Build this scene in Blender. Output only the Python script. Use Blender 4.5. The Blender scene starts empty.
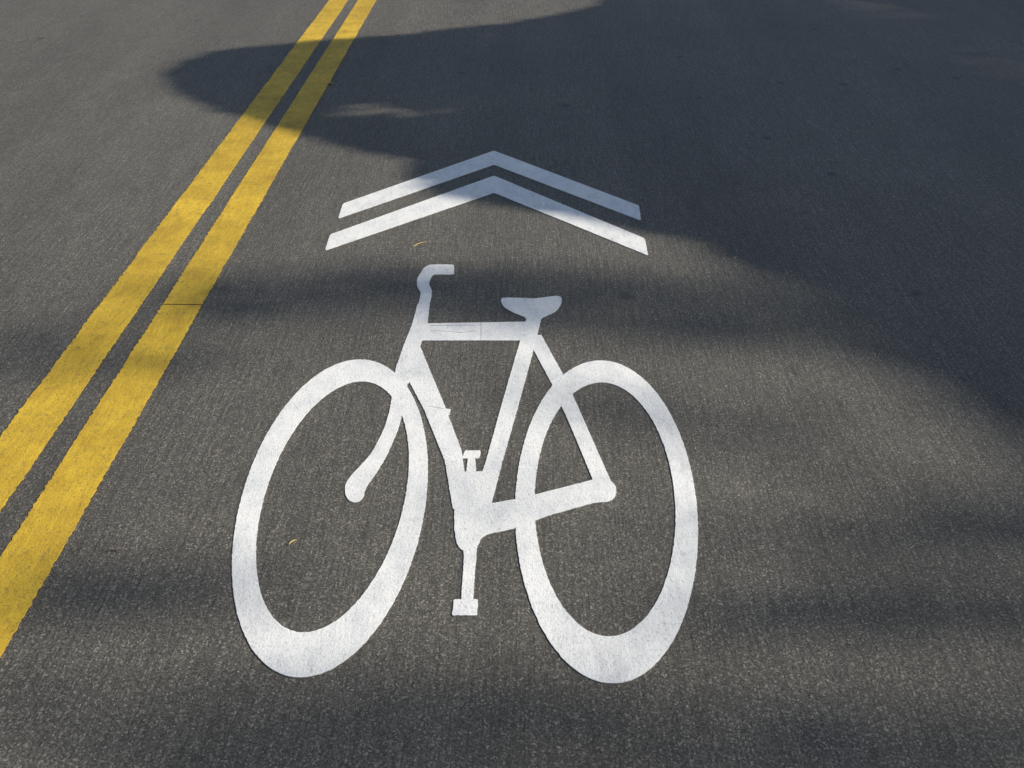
import bpy, math, random
from mathutils import Vector, Matrix, noise
from mathutils.geometry import delaunay_2d_cdt
random.seed(7)
S=bpy.context.scene
col=S.collection
S.view_settings.view_transform='Standard'
try: S.view_settings.look='None'
except Exception: pass
S.view_settings.exposure=0

# ---------------------------------------------------------------- camera
F=1090.0; H=1.40
fwd=Vector((13,644,-F)).normalized()
p2=Vector((1013,644-5,-F))
right=(p2.normalized()-fwd*(p2.normalized().dot(fwd))).normalized()
up=right.cross(fwd).normalized()
M=Matrix((right,fwd,up))
cam=bpy.data.objects.new("camera",bpy.data.cameras.new("camera"))
col.objects.link(cam)
cam.data.sensor_width=36; cam.data.lens=F/1024*36; cam.data.clip_end=3000; cam.data.clip_start=.05
cam.matrix_world=Matrix.Translation((0,0,H))@M.to_4x4()
S.camera=cam
# survey coordinates -> metres on the road plane (fixed ground-plane homography)
def G(px,py):
    d=M@Vector((px-512,384-py,-F)); t=-H/d.z
    return Vector((d.x*t,d.y*t))

# ---------------------------------------------------------------- light
EL=math.radians(34); AZ=math.radians(5)
sun_dir=Vector((math.cos(EL)*math.cos(AZ),math.cos(EL)*math.sin(AZ),math.sin(EL)))
sl=bpy.data.lights.new("sun",'SUN'); sl.energy=5.0; sl.angle=math.radians(.6); sl.color=(1,.925,.79)
so=bpy.data.objects.new("sun",sl); col.objects.link(so)
so.rotation_euler=sun_dir.to_track_quat('Z','Y').to_euler(); so.location=(20,0,20)
w=bpy.data.worlds.new("World"); S.world=w; w.use_nodes=True
nt=w.node_tree; bg=nt.nodes['Background']; sky=nt.nodes.new('ShaderNodeTexSky')
sky.sky_type='NISHITA'; sky.sun_disc=False; sky.sun_elevation=EL; sky.sun_rotation=math.pi/2-AZ
nt.links.new(sky.outputs[0],bg.inputs[0]); bg.inputs[1].default_value=.095

# ---------------------------------------------------------------- materials
class NB:
    def __init__(s,name):
        s.m=bpy.data.materials.new(name); s.m.use_nodes=True; s.t=s.m.node_tree
        s.b=s.t.nodes['Principled BSDF']; s.tc=s.t.nodes.new('ShaderNodeNewGeometry')
    def n(s,ty): return s.t.nodes.new(ty)
    def l(s,a,b): s.t.links.new(a,b)
    def pos(s,sc):
        v=s.n('ShaderNodeVectorMath'); v.operation='MULTIPLY'; s.l(s.tc.outputs['Position'],v.inputs[0]); v.inputs[1].default_value=sc
        return v.outputs[0]
    def noise(s,sc,scale=1,detail=2,rough=.5):
        k=s.n('ShaderNodeTexNoise'); k.inputs['Scale'].default_value=scale; k.inputs['Detail'].default_value=detail
        k.inputs['Roughness'].default_value=rough; s.l(s.pos(sc),k.inputs['Vector']); return k.outputs['Fac']
    def ramp(s,f,stops):
        r=s.n('ShaderNodeValToRGB'); e=r.color_ramp.elements
        while len(e)<len(stops): e.new(.5)
        for i,(p,c) in enumerate(stops):
            e[i].position=p; e[i].color=(c if isinstance(c,tuple) else (c,c,c))+(1,)
        s.l(f,r.inputs[0]); return r.outputs[0]
    def mix(s,f,a,b,mode='MIX'):
        k=s.n('ShaderNodeMix'); k.data_type='RGBA'; k.blend_type=mode
        for sock,v in ((k.inputs[0],f),(k.inputs[6],a),(k.inputs[7],b)):
            if isinstance(v,(int,float)): sock.default_value=v
            elif isinstance(v,tuple): sock.default_value=v+(1,)
            else: s.l(v,sock)
        return k.outputs[2]
    def math(s,op,a,b):
        k=s.n('ShaderNodeMath'); k.operation=op
        for sock,v in ((k.inputs[0],a),(k.inputs[1],b)):
            if isinstance(v,(int,float)): sock.default_value=v
            else: s.l(v,sock)
        return k.outputs[0]
    def bump(s,h,strength,dist,prev=None):
        k=s.n('ShaderNodeBump'); k.inputs['Strength'].default_value=strength; k.inputs['Distance'].default_value=dist
        s.l(h,k.inputs['Height'])
        if prev is not None: s.l(prev,k.inputs['Normal'])
        return k.outputs[0]

# asphalt
b=NB("asphalt")
big=b.ramp(b.noise((1,.7,1),1.1,3,.6),[(.3,(.104,.096,.084)),(.7,(.138,.128,.110))])
track=b.ramp(b.noise((3.2,.18,1),1,2,.6),[(.35,.88),(.65,1.1)])
c=b.mix(1,big,track,'MULTIPLY')
stn=b.noise((135,6,1),1,2,.6)
stri=b.ramp(stn,[(.3,.76),(.7,1.2)])
c=b.mix(1,c,stri,'MULTIPLY')
# aggregate: every stone of the mix has its own tone
v=b.n('ShaderNodeTexVoronoi'); v.inputs['Scale'].default_value=330; b.l(b.pos((1,.8,1)),v.inputs['Vector'])
sep=b.n('ShaderNodeSeparateColor'); b.l(v.outputs['Color'],sep.inputs[0])
stone=b.ramp(sep.outputs[0],[(.0,.5),(.5,.9),(.85,1.25),(.98,2.3)])
c=b.mix(1,c,stone,'MULTIPLY')
gn=b.noise((1,1,1),220,3,.95)
grain=b.ramp(gn,[(.36,.45),(.5,1.0),(.64,1.55)])
c=b.mix(1,c,grain,'MULTIPLY')
# old drips of oil and tar
vd=b.n('ShaderNodeTexVoronoi'); vd.inputs['Scale'].default_value=4.3; b.l(b.pos((1,.75,1)),vd.inputs['Vector'])
sd=b.n('ShaderNodeSeparateColor'); b.l(vd.outputs['Color'],sd.inputs[0])
wob=b.math('ADD',vd.outputs['Distance'],b.math('MULTIPLY',b.noise((1,1,1),34,2,.6),.16))
drop=b.math('MULTIPLY',b.ramp(wob,[(.135,1.0),(.19,0.0)]),b.ramp(sd.outputs[2],[(.45,0.0),(.75,.75)]))
c=b.mix(drop,c,(.035,.035,.035))
b.l(c,b.b.inputs['Base Color'])
b.b.inputs['Roughness'].default_value=.6
b.b.inputs['Specular IOR Level'].default_value=.45
n1=b.bump(stn,.45,.004)
n2=b.bump(gn,.9,.0045,n1)
b.l(n2,b.b.inputs['Normal'])
M_ASPH=b.m
# white thermoplastic
b=NB("white_road_paint")
m1=b.ramp(b.noise((1,.6,1),16,5,.75),[(.34,(.76,.77,.785)),(.56,(.93,.93,.915))])
gn=b.noise((1,.8,1),190,3,.9)
m2=b.ramp(gn,[(.34,.70),(.46,1.0)])
c=b.mix(1,m1,m2,'MULTIPLY')
wear=b.ramp(b.noise((1,.5,1),38,4,.85),[(.30,.55),(.39,0.0)])
c=b.mix(wear,c,(.42,.42,.42))
scuff=b.ramp(b.noise((9,2.2,1),1,4,.7),[(.56,0.0),(.72,.35)])
c=b.mix(scuff,c,(.48,.48,.49))
b.l(c,b.b.inputs['Base Color']); b.b.inputs['Roughness'].default_value=.5
n2=b.bump(gn,.6,.0035)
b.l(n2,b.b.inputs['Normal']); M_WHITE=b.m
# yellow paint
b=NB("yellow_road_paint")
m1=b.ramp(b.noise((1,.8,1),8,5,.72),[(.32,(.55,.345,.022)),(.62,(.80,.53,.04))])
bands=b.ramp(b.noise((.6,2.6,1),1,3,.6),[(.35,.84),(.62,1.05)])
c=b.mix(1,m1,bands,'MULTIPLY')
stn=b.noise((90,13,1),1,2,.7)
c=b.mix(1,c,b.ramp(stn,[(.3,.84),(.6,1.03)]),'MULTIPLY')
gn=b.noise((1,1,1),175,3,.95)
wear=b.ramp(b.noise((1,.7,1),42,5,.85),[(.34,.7),(.44,0.0)])
pit=b.ramp(gn,[(.35,.75),(.45,0.0)])
c=b.mix(wear,c,(.26,.19,.06)); c=b.mix(pit,c,(.17,.125,.05))
b.l(c,b.b.inputs['Base Color']); b.b.inputs['Roughness'].default_value=.65
n1=b.bump(stn,.25,.003)
n2=b.bump(gn,.7,.0035,n1)
b.l(n2,b.b.inputs['Normal']); M_YEL=b.m
def simple(name,c0,c1,scale,rough=.85,bumpd=.01):
    b=NB(name); f=b.noise((1,1,1),scale,5,.65)
    b.l(b.ramp(f,[(.3,c0),(.7,c1)]),b.b.inputs['Base Color']); b.b.inputs['Roughness'].default_value=rough
    b.l(b.bump(f,.5,bumpd),b.b.inputs['Normal']); return b.m
M_CONC=simple("concrete",(.26,.25,.23),(.36,.35,.32),9)
M_GRASS=simple("grass",(.035,.06,.018),(.075,.11,.035),30,.95,.03)
M_SOIL=simple("soil",(.06,.055,.035),(.11,.10,.06),3,.95,.03)
M_BARK=simple("bark",(.07,.05,.035),(.15,.12,.09),18,.9,.02)
M_LEAF=simple("leaf",(.035,.06,.015),(.085,.12,.035),4,.55,.001)
M_DRY=simple("dry_leaf",(.38,.27,.10),(.52,.40,.17),60,.7,.001)
M_STRAW=simple("dry_straw",(.48,.37,.15),(.60,.47,.2),60,.7,.001)
M_TWIG=simple("dry_twig",(.10,.07,.04),(.18,.13,.08),90,.8,.001)

def mkobj(name,verts,faces,mat,parent=None):
    me=bpy.data.meshes.new(name); me.from_pydata([tuple(v) for v in verts],[],faces); me.update()
    o=bpy.data.objects.new(name,me); col.objects.link(o); me.materials.append(mat)
    if parent is not None: o.parent=parent
    return o
def top(o,label,cat,group=None):
    o["label"]=label; o["category"]=cat
    if group: o["group"]=group
def struct(o,label=None,cat=None):
    o["kind"]="structure"
    if label: o["label"]=label
    if cat: o["category"]=cat
def box(name,x0,x1,y0,y1,z0,z1,mat,bev=0):
    vs=[(x,y,z) for z in (z0,z1) for x,y in ((x0,y0),(x1,y0),(x1,y1),(x0,y1))]
    if bev: 
        for i in range(4,8):
            x,y,z=vs[i]; vs[i]=(x+(bev if x==x0 else -bev),y,z)
    fs=[(0,3,2,1),(4,5,6,7),(0,1,5,4),(1,2,6,5),(2,3,7,6),(3,0,4,7)]
    return mkobj(name,vs,fs,mat)

# ---------------------------------------------------------------- setting
XL,XR=-5.6,3.55
g=mkobj("ground",[(-900,-900,-.03),(900,-900,-.03),(900,900,-.03),(-900,900,-.03)],[(0,1,2,3)],M_SOIL); struct(g,"bare soil ground under the street","ground")
r=mkobj("road",[(XL,-60,0),(XR,-60,0),(XR,120,0),(XL,120,0)],[(0,1,2,3)],M_ASPH); struct(r,"dark grey worn asphalt road surface","road")
for nm,x0,x1,z,mt,lb in (("kerb",XR,XR+.16,.13,M_CONC,"pale concrete kerb beside the asphalt road"),("grass",XR+.16,XR+1.5,.10,M_GRASS,"mown grass strip beside the concrete kerb"),
    ("pavement",XR+1.5,XR+3.0,.12,M_CONC,"concrete pavement between strips of grass"),("grass",XR+3.0,XR+60,.10,M_GRASS,"wide lawn behind the concrete pavement"),
    ("kerb",XL-.16,XL,.13,M_CONC,"pale concrete kerb beside the asphalt road"),("grass",XL-1.5,XL-.16,.10,M_GRASS,"mown grass strip beside the concrete kerb"),
    ("pavement",XL-3,XL-1.5,.12,M_CONC,"concrete pavement between strips of grass"),("grass",XL-60,XL-3,.10,M_GRASS,"wide lawn behind the concrete pavement")):
    o=box(nm,x0,x1,-60,120,-.02,z,mt,.015 if nm=="kerb" else 0); struct(o,lb,nm)

# ---------------------------------------------------------------- double yellow line
def stripe(x0,x1,h,lab,crack=None):
    ys=[-60,-30,-10,-2,0]; y=0
    while y<10: y+=.006; ys.append(y)
    ys+= [12,20,40,80,120]
    if crack: ys=sorted([q for q in ys if abs(q-crack)>.005]+[crack-.0025,crack+.0025])
    vs=[];fs=[]
    for y in ys:
        j0=.0025*noise.noise((y*7,x0*7,1))+.005*noise.noise((y*75,x0,5)); j1=.0025*noise.noise((y*7,x1*7,9))+.005*noise.noise((y*75,x1,3))
        vs+=[(x0+j0,y,0.0005),(x0+j0,y,h),(x1+j1,y,h),(x1+j1,y,0.0005)]
    for i in range(len(ys)-1):
        if crack and abs(ys[i]-(crack-.0025))<1e-6: continue
        a=i*4; 
        for k in range(3): fs.append((a+k,a+k+4,a+k+5,a+k+1))
    o=mkobj("yellow_line",vs,fs,M_YEL); top(o,lab,"road marking","double yellow centre line")
    return o
av=lambda p,q:(G(*p).x+G(*q).x)/2
stripe(av((0,435),(330,0)),av((0,505),(350,0)),.002,"solid yellow painted line on dark asphalt, outer stripe of the pair")
stripe(av((0,550),(360,0)),av((0,655),(377,0)),.002,"solid yellow painted line with thin crack across, beside the bicycle symbol",G(180,305).y)

# ---------------------------------------------------------------- white marking outlines
def ell(cx,cy,W,Hh,topdx,n=120):
    rho=-topdx/W
    ph=math.asin(max(-.99,min(.99,rho)))
    return [(cx+W*math.cos(t),cy+Hh*math.sin(t+ph)) for t in [2*math.pi*i/n for i in range(n)]]
def inside(p,poly):
    c=False;n=len(poly);x,y=p;j=n-1
    for i in range(n):
        a=poly[i];b_=poly[j]
        if (a[1]>y)!=(b_[1]>y) and x<(b_[0]-a[0])*(y-a[1])/(b_[1]-a[1])+a[0]: c=not c
        j=i
    return c
def rounded(poly,r,it=2):
    for _ in range(it):
        out=[];n=len(poly)
        for i in range(n):
            p=Vector(poly[i]);a=Vector(poly[i-1]);c_=Vector(poly[(i+1)%n])
            la=(a-p).length;lc=(c_-p).length
            out.append(p+(a-p)/la*min(.25*la,r)); out.append(p+(c_-p)/lc*min(.25*lc,r))
        poly=out; r*=.45
    return [tuple(p) for p in poly]
def world(poly,jit=.0007):
    P=[G(*p) for p in poly]; out=[]
    for i in range(len(P)):
        a=P[i];b_=P[(i+1)%len(P)]; n=max(1,int((b_-a).length/.006))
        for k in range(n): out.append(a+(b_-a)*k/n)
    res=[]
    for p in out:
        res.append(Vector((p.x+jit*2*noise.noise((p.x*130,p.y*130,0)),p.y+jit*2*noise.noise((p.x*130,p.y*130,7)))))
    return res
def marking(pieces,seams=(),h=.002):
    vs=[];es=[]
    def add(loop):
        s=len(vs); vs.extend(loop); es.extend([(s+i,s+(i+1)%len(loop)) for i in range(len(loop))])
    W=[(pt,world(o),world(hh) if hh else None) for pt,o,hh in pieces]
    SW=[world(s_,0) for s_ in seams]
    for _,o,hh in W:
        add(o)
        if hh: add(hh)
    for s_ in SW: add(s_)
    ov,oe,of=delaunay_2d_cdt(vs,es,[],0,1e-6)[:3]
    owner={}
    for fi,f in enumerate(of):
        c_=sum((ov[i] for i in f),Vector((0,0)))/len(f)
        if any(inside(c_,s_) for s_ in SW): continue
        for pt,o,hh in W:
            if inside(c_,o) and not (hh and inside(c_,hh)): owner[fi]=pt;break
    ec={}
    for fi in owner:
        f=of[fi]
        for i in range(len(f)):
            k=frozenset((f[i],f[(i+1)%len(f)])); ec[k]=ec.get(k,0)+1
    res={}
    for fi,pt in owner.items():
        f=of[fi]; d=res.setdefault(pt,([],[],{}))
        def vid(i,z):
            if (i,z) not in d[2]: d[2][(i,z)]=len(d[0]); d[0].append((ov[i].x,ov[i].y,z))
            return d[2][(i,z)]
        d[1].append(tuple(vid(i,h) for i in f))
        for i in range(len(f)):
            a,b_=f[i],f[(i+1)%len(f)]
            if ec[frozenset((a,b_))]==1: d[1].append((vid(b_,h),vid(a,h),vid(a,.0005),vid(b_,.0005)))
    return res

R=rounded
pieces=[
 ("handlebar",R([(454,265),(430,265),(424,268),(417,279),(417,287),(421,293),(418,306),(427,309),(431,300),(432,291),(429,285),(430,280),(433,275),(454,275)],1),None),
 ("saddle",R([(500,299),(507,298),(535,299),(558,296),(562,298),(561,305),(556,312),(545,317),(541,319),(540,323),(527,323),(526,318),(513,313),(503,307)],2),None),
 ("fork",R([(394,382),(390,410),(384,430),(371,455),(353,474),(345,484),(345,496),(351,503),(358,503),(364,498),(365,489),(374,477),(387,456),(399,428),(405,402),(408,380)],4),None),
 ("pedal",R([(465,451),(481,451),(479,459),(462,459)],1),None),
 ("pedal.001",R([(454,600),(478,600),(477,616),(452,616)],1),None),
 ("crank",R([(468,457),(475,457),(478,492),(464,492)],1),None),
 ("crank.001",R([(463,538),(478,538),(476,560),(473,602),(461,602),(464,560)],2),None),
 ("frame",R([(418,303),(412,325),(404,345),(396,368),(393,384),(409,384),(413,371),(419,350),(427,327),(430,303)],1),None),
 ("frame",R([(420,324),(536,322),(532,341),(412,341)],1),None),
 ("frame",R([(526,320),(541,320),(535,345),(520,400),(503,460),(490,510),(470,510),(487,458),(503,400),(519,345)],1),None),
 ("frame",R([(402,350),(417,339),(443,402),(462,452),(469,510),(453,510),(445,462),(424,410),(404,372)],1),None),
 ("frame",R([(426,406),(440,408),(451,410),(449,416),(428,412)],.5,1),None),
 ("frame",R([(458,472),(484,472),(484,512),(456,512)],1),None),
 ("frame",R([(455,503),(484,505),(520,499),(590,481),(600,478),(610,480),(617,488),(615,499),(606,503),(595,503),(545,517),(515,529),(482,536),(478,547),(470,553),(461,551),(456,543),(454,525)],4),None),
 ("frame",R([(527,338),(541,335),(566,380),(588,430),(611,482),(596,488),(572,430),(551,383)],1),None),
 ("wheel",ell(330,519,98,159,30),ell(332.5,507.5,76.5,125.5,29)),
 ("wheel.001",ell(606.5,522.5,91.5,161.5,-6),ell(605,510,70.5,127,-4)),
]
seams=[[(480.8,321),(481.2,321),(481.2,342),(480.8,342)],
       [(430,331.2),(445,331.6),(462,333),(474,331.4),(474,331.7),(462,333.3),(445,331.9),(430,331.5)],
       [(430,326.2),(474,325.6),(474,325.9),(430,326.5)],
       [(292,402),(299,411),(299,411.4),(292,402.4)],[(427,406.6),(444,409),(444,409.3),(427,406.9)]]
res=marking(pieces,seams)
root=bpy.data.objects.new("bicycle_marking",None); col.objects.link(root)
rc=G(470,520); root.location=(rc.x,rc.y,0)
top(root,"white bicycle symbol painted flat on dark asphalt road","road marking")
for pt,(v_,f_,_) in sorted(res.items()):
    o=mkobj(pt,[(a-rc.x,b_-rc.y,z) for a,b_,z in v_],f_,M_WHITE,root)
for lab,poly in (("narrower white chevron stripe on asphalt, tip in tree shadow",[(343,204),(494,151),(639,206),(641,221),(494,165),(338,219)]),
                 ("wider white chevron stripe on asphalt, beside the bicycle symbol",[(330,235),(494,176),(645,239),(648,256),(494,193),(325,251)])):
    rs=marking([("chevron",R(poly,1.2,1),None)])
    v_,f_,_=rs["chevron"]; cc=G(*poly[1])
    o=mkobj("chevron_marking",[(a-cc.x,b_-cc.y,z) for a,b_,z in v_],f_,M_WHITE); o.location=(cc.x,cc.y,0)
    top(o,lab,"road marking","pair of white chevrons")

# ---------------------------------------------------------------- trees beside the road
def tube(vs,fs,pts,rad,n=8):
    base=len(vs)
    for i,(p,r_) in enumerate(zip(pts,rad)):
        d=(pts[min(i+1,len(pts)-1)]-pts[max(i-1,0)]).normalized()
        a=d.cross(Vector((.3,.9,.1))).normalized(); b2=d.cross(a)
        for k in range(n):
            t=2*math.pi*k/n; rr=r_*(1+.12*noise.noise((p.x*3+math.cos(t)*2,p.y*3+math.sin(t)*2,p.z*2)))
            vs.append(p+a*rr*math.cos(t)+b2*rr*math.sin(t))
    for i in range(len(pts)-1):
        for k in range(n):
            fs.append((base+i*n+k,base+i*n+(k+1)%n,base+(i+1)*n+(k+1)%n,base+(i+1)*n+k))
def build_tree(base,foot,leaf,seed,label,gaps=()):
    rng=random.Random(seed); pts=[]
    for poly,tau,t0,t1 in foot:
        xs=[p[0] for p in poly]; ys=[p[1] for p in poly]
        cell=math.sqrt(.42*leaf*leaf/tau)
        x=min(xs)
        while x<max(xs):
            y=min(ys)
            while y<max(ys):
                p=(x+rng.random()*cell,y+rng.random()*cell)
                if inside(p,poly) and not any(inside(p,gp) and rng.random()<pr for gp,pr in gaps):
                    pts.append(Vector((p[0],p[1],0))+sun_dir*rng.uniform(t0,t1))
                y+=cell
            x+=cell
    c=sum(pts,Vector())/len(pts)
    tr=bpy.data.objects.new("tree",None); col.objects.link(tr); tr.location=base; top(tr,label,"tree","trees along the roadside lawn")
    B=Vector(base); vs=[];fs=[]
    for p in pts:
        nrm=(sun_dir+Vector((rng.gauss(0,.5),rng.gauss(0,.5),rng.gauss(0,.5)))).normalized()
        u=nrm.cross(Vector((rng.gauss(0,1),rng.gauss(0,1),rng.gauss(0,1)))).normalized(); v_=nrm.cross(u)
        L=leaf*rng.uniform(.75,1.25); q=p-B; k=len(vs)
        vs+=[q-u*L*.5,q-v_*L*.3-u*L*.08,q+u*L*.5,q+v_*L*.3-u*L*.08]; fs.append((k,k+1,k+2,k+3))
    mkobj("crown",vs,fs,M_LEAF,tr)
    tv=[];tf=[]
    hgt=max(1.6,c.z*.62)
    C=c-B; topp=Vector((C.x*.35,C.y*.35,hgt))
    trunk_pts=[Vector((0,0,-.1)),Vector((0.02,0,.3)),Vector((C.x*.05,C.y*.05,hgt*.35)),Vector((C.x*.15,C.y*.15,hgt*.7)),topp,C]
    r0=.05+.022*c.z
    tube(tv,tf,trunk_pts,[r0*1.5,r0*1.05,r0*.95,r0*.85,r0*.7,r0*.25],12)
    for i in range(22):
        tgt=pts[rng.randrange(len(pts))]-B; s=trunk_pts[3].lerp(topp,rng.random()) if i%2 else topp.lerp(C,rng.random()*.8)
        mid=s.lerp(tgt,.5)+Vector((0,0,.12*(tgt-s).length))
        tube(tv,tf,[s,s.lerp(mid,.5)+Vector((0,0,.05)),mid,tgt],[r0*.3,r0*.22,r0*.15,.008],6)
    mkobj("trunk",tv,tf,M_BARK,tr)
    return tr
D=[(170,82),(171,72),(182,62),(212,52),(268,45),(400,35),(520,22),(590,8),(640,-20),(700,-60),(1100,-60),(1500,60),(1700,700),(1250,620),(1024,455),(950,398),(880,342),(790,285),(700,243),(600,222),(490,203),(430,192),(412,178),(408,158),(360,150),(300,133),(230,113),(184,96)]
DW=[tuple(G(*p)) for p in D]
def W_(l): return [tuple(G(*p)) for p in l]
gaps=[(W_([(320,109),(370,103),(470,109),(400,118),(330,118)]),.78),(W_([(420,98),(540,90),(600,96),(540,105),(440,106)]),.35)]
gaps2=[(W_([(850,-5),(900,8),(1040,75),(1040,90),(900,28),(830,0)]),.6)]
def clipx(poly,x,keep_less):
    out=[]
    for i in range(len(poly)):
        a=poly[i-1];b_=poly[i]; ia=(a[0]<x)==keep_less; ib=(b_[0]<x)==keep_less
        if ia!=ib:
            t=(x-a[0])/(b_[0]-a[0]); out.append((x,a[1]+t*(b_[1]-a[1])))
        if ib: out.append(b_)
    return out
build_tree((6.0,5.2,.09),[(clipx(DW,.75,True),4,6.2,8.6)],.085,1,"low spreading leafy tree on the lawn by the road",gaps)
build_tree((16.5,5.5,.09),[(clipx(DW,.6,False),4,15,21)],.17,2,"broad leafy tree on the lawn by the road",gaps2)
soft=[([(130,292),(230,272),(400,264),(560,266),(720,284),(840,310),(920,365),(760,352),(600,336),(420,322),(300,326),(160,322)],1.1),
 ([(640,540),(800,516),(1150,492),(1150,556),(900,562),(760,560)],1.5),
 ([(620,612),(760,590),(1150,582),(1150,642),(800,636),(660,628)],1.8),
 ([(-80,568),(60,562),(220,568),(275,596),(200,622),(60,616),(-80,606)],1.6),
 ([(120,704),(330,686),(480,684),(640,700),(900,692),(1150,678),(1150,722),(800,728),(560,738),(200,732)],1.7),
 ([(60,752),(1150,748),(1150,850),(60,850)],1.2),
 ([(-80,688),(100,694),(160,716),(60,740),(-80,740)],1.2),
 ([(-60,322),(60,320),(170,335),(260,360),(130,380),(-60,378)],.6),
 ([(430,402),(640,390),(820,405),(880,442),(700,430),(540,420)],.5),
 ([(420,470),(500,466),(560,500),(540,540),(440,536)],.35)]
foot=[(W_(p),t,19,23) for p,t in soft]
foot.append(([(-4,-4),(5,-4),(5,.4),(3,.8),(-3,.7)],1.0,19,25))
build_tree((18,.2,.09),foot,.12,3,"tall airy leafy tree standing back on the lawn")

# ---------------------------------------------------------------- small litter
def litter(px,py,ang,L,kind):
    p=G(px,py); vs=[];fs=[]
    if kind=="leaf":
        out=[(-.5,0),(-.3,.13),(0,.19),(.3,.12),(.5,0),(.3,-.12),(0,-.19),(-.3,-.13)]
        vs=[(x*L,y*L,.001+abs(y)*L*.5+.10*L*(x*x)) for x,y in out]+[(0,0,.001)]
        fs=[(8,i,(i+1)%8) for i in range(8)]
        o=mkobj("fallen_leaf",vs,fs,M_DRY); top(o,"small dry tan leaf lying on the asphalt","leaf")
    else:
        straw=kind=="straw"
        tube(vs,fs,[Vector((-.5*L,0,.002)),Vector((-.1*L,.1*L,.003)),Vector((.2*L,.1*L,.003)),Vector((.5*L,.02*L,.002))],[.0011,.0018,.0015,.0007],5)
        o=mkobj(kind,vs,fs,M_STRAW if straw else M_TWIG); top(o,"thin curved tan straw lying on the asphalt" if straw else "short thin dry twig lying on the asphalt",kind)
    o.location=(p.x,p.y,.0006); o.rotation_euler=(0,0,ang)
    return o
litter(293,543,.8,.02,"straw"); litter(420,245,.75,.055,"straw"); litter(331,84,2.5,.045,"leaf"); litter(113,552,0,.03,"twig")
litter(735,258,1,.016,"leaf")
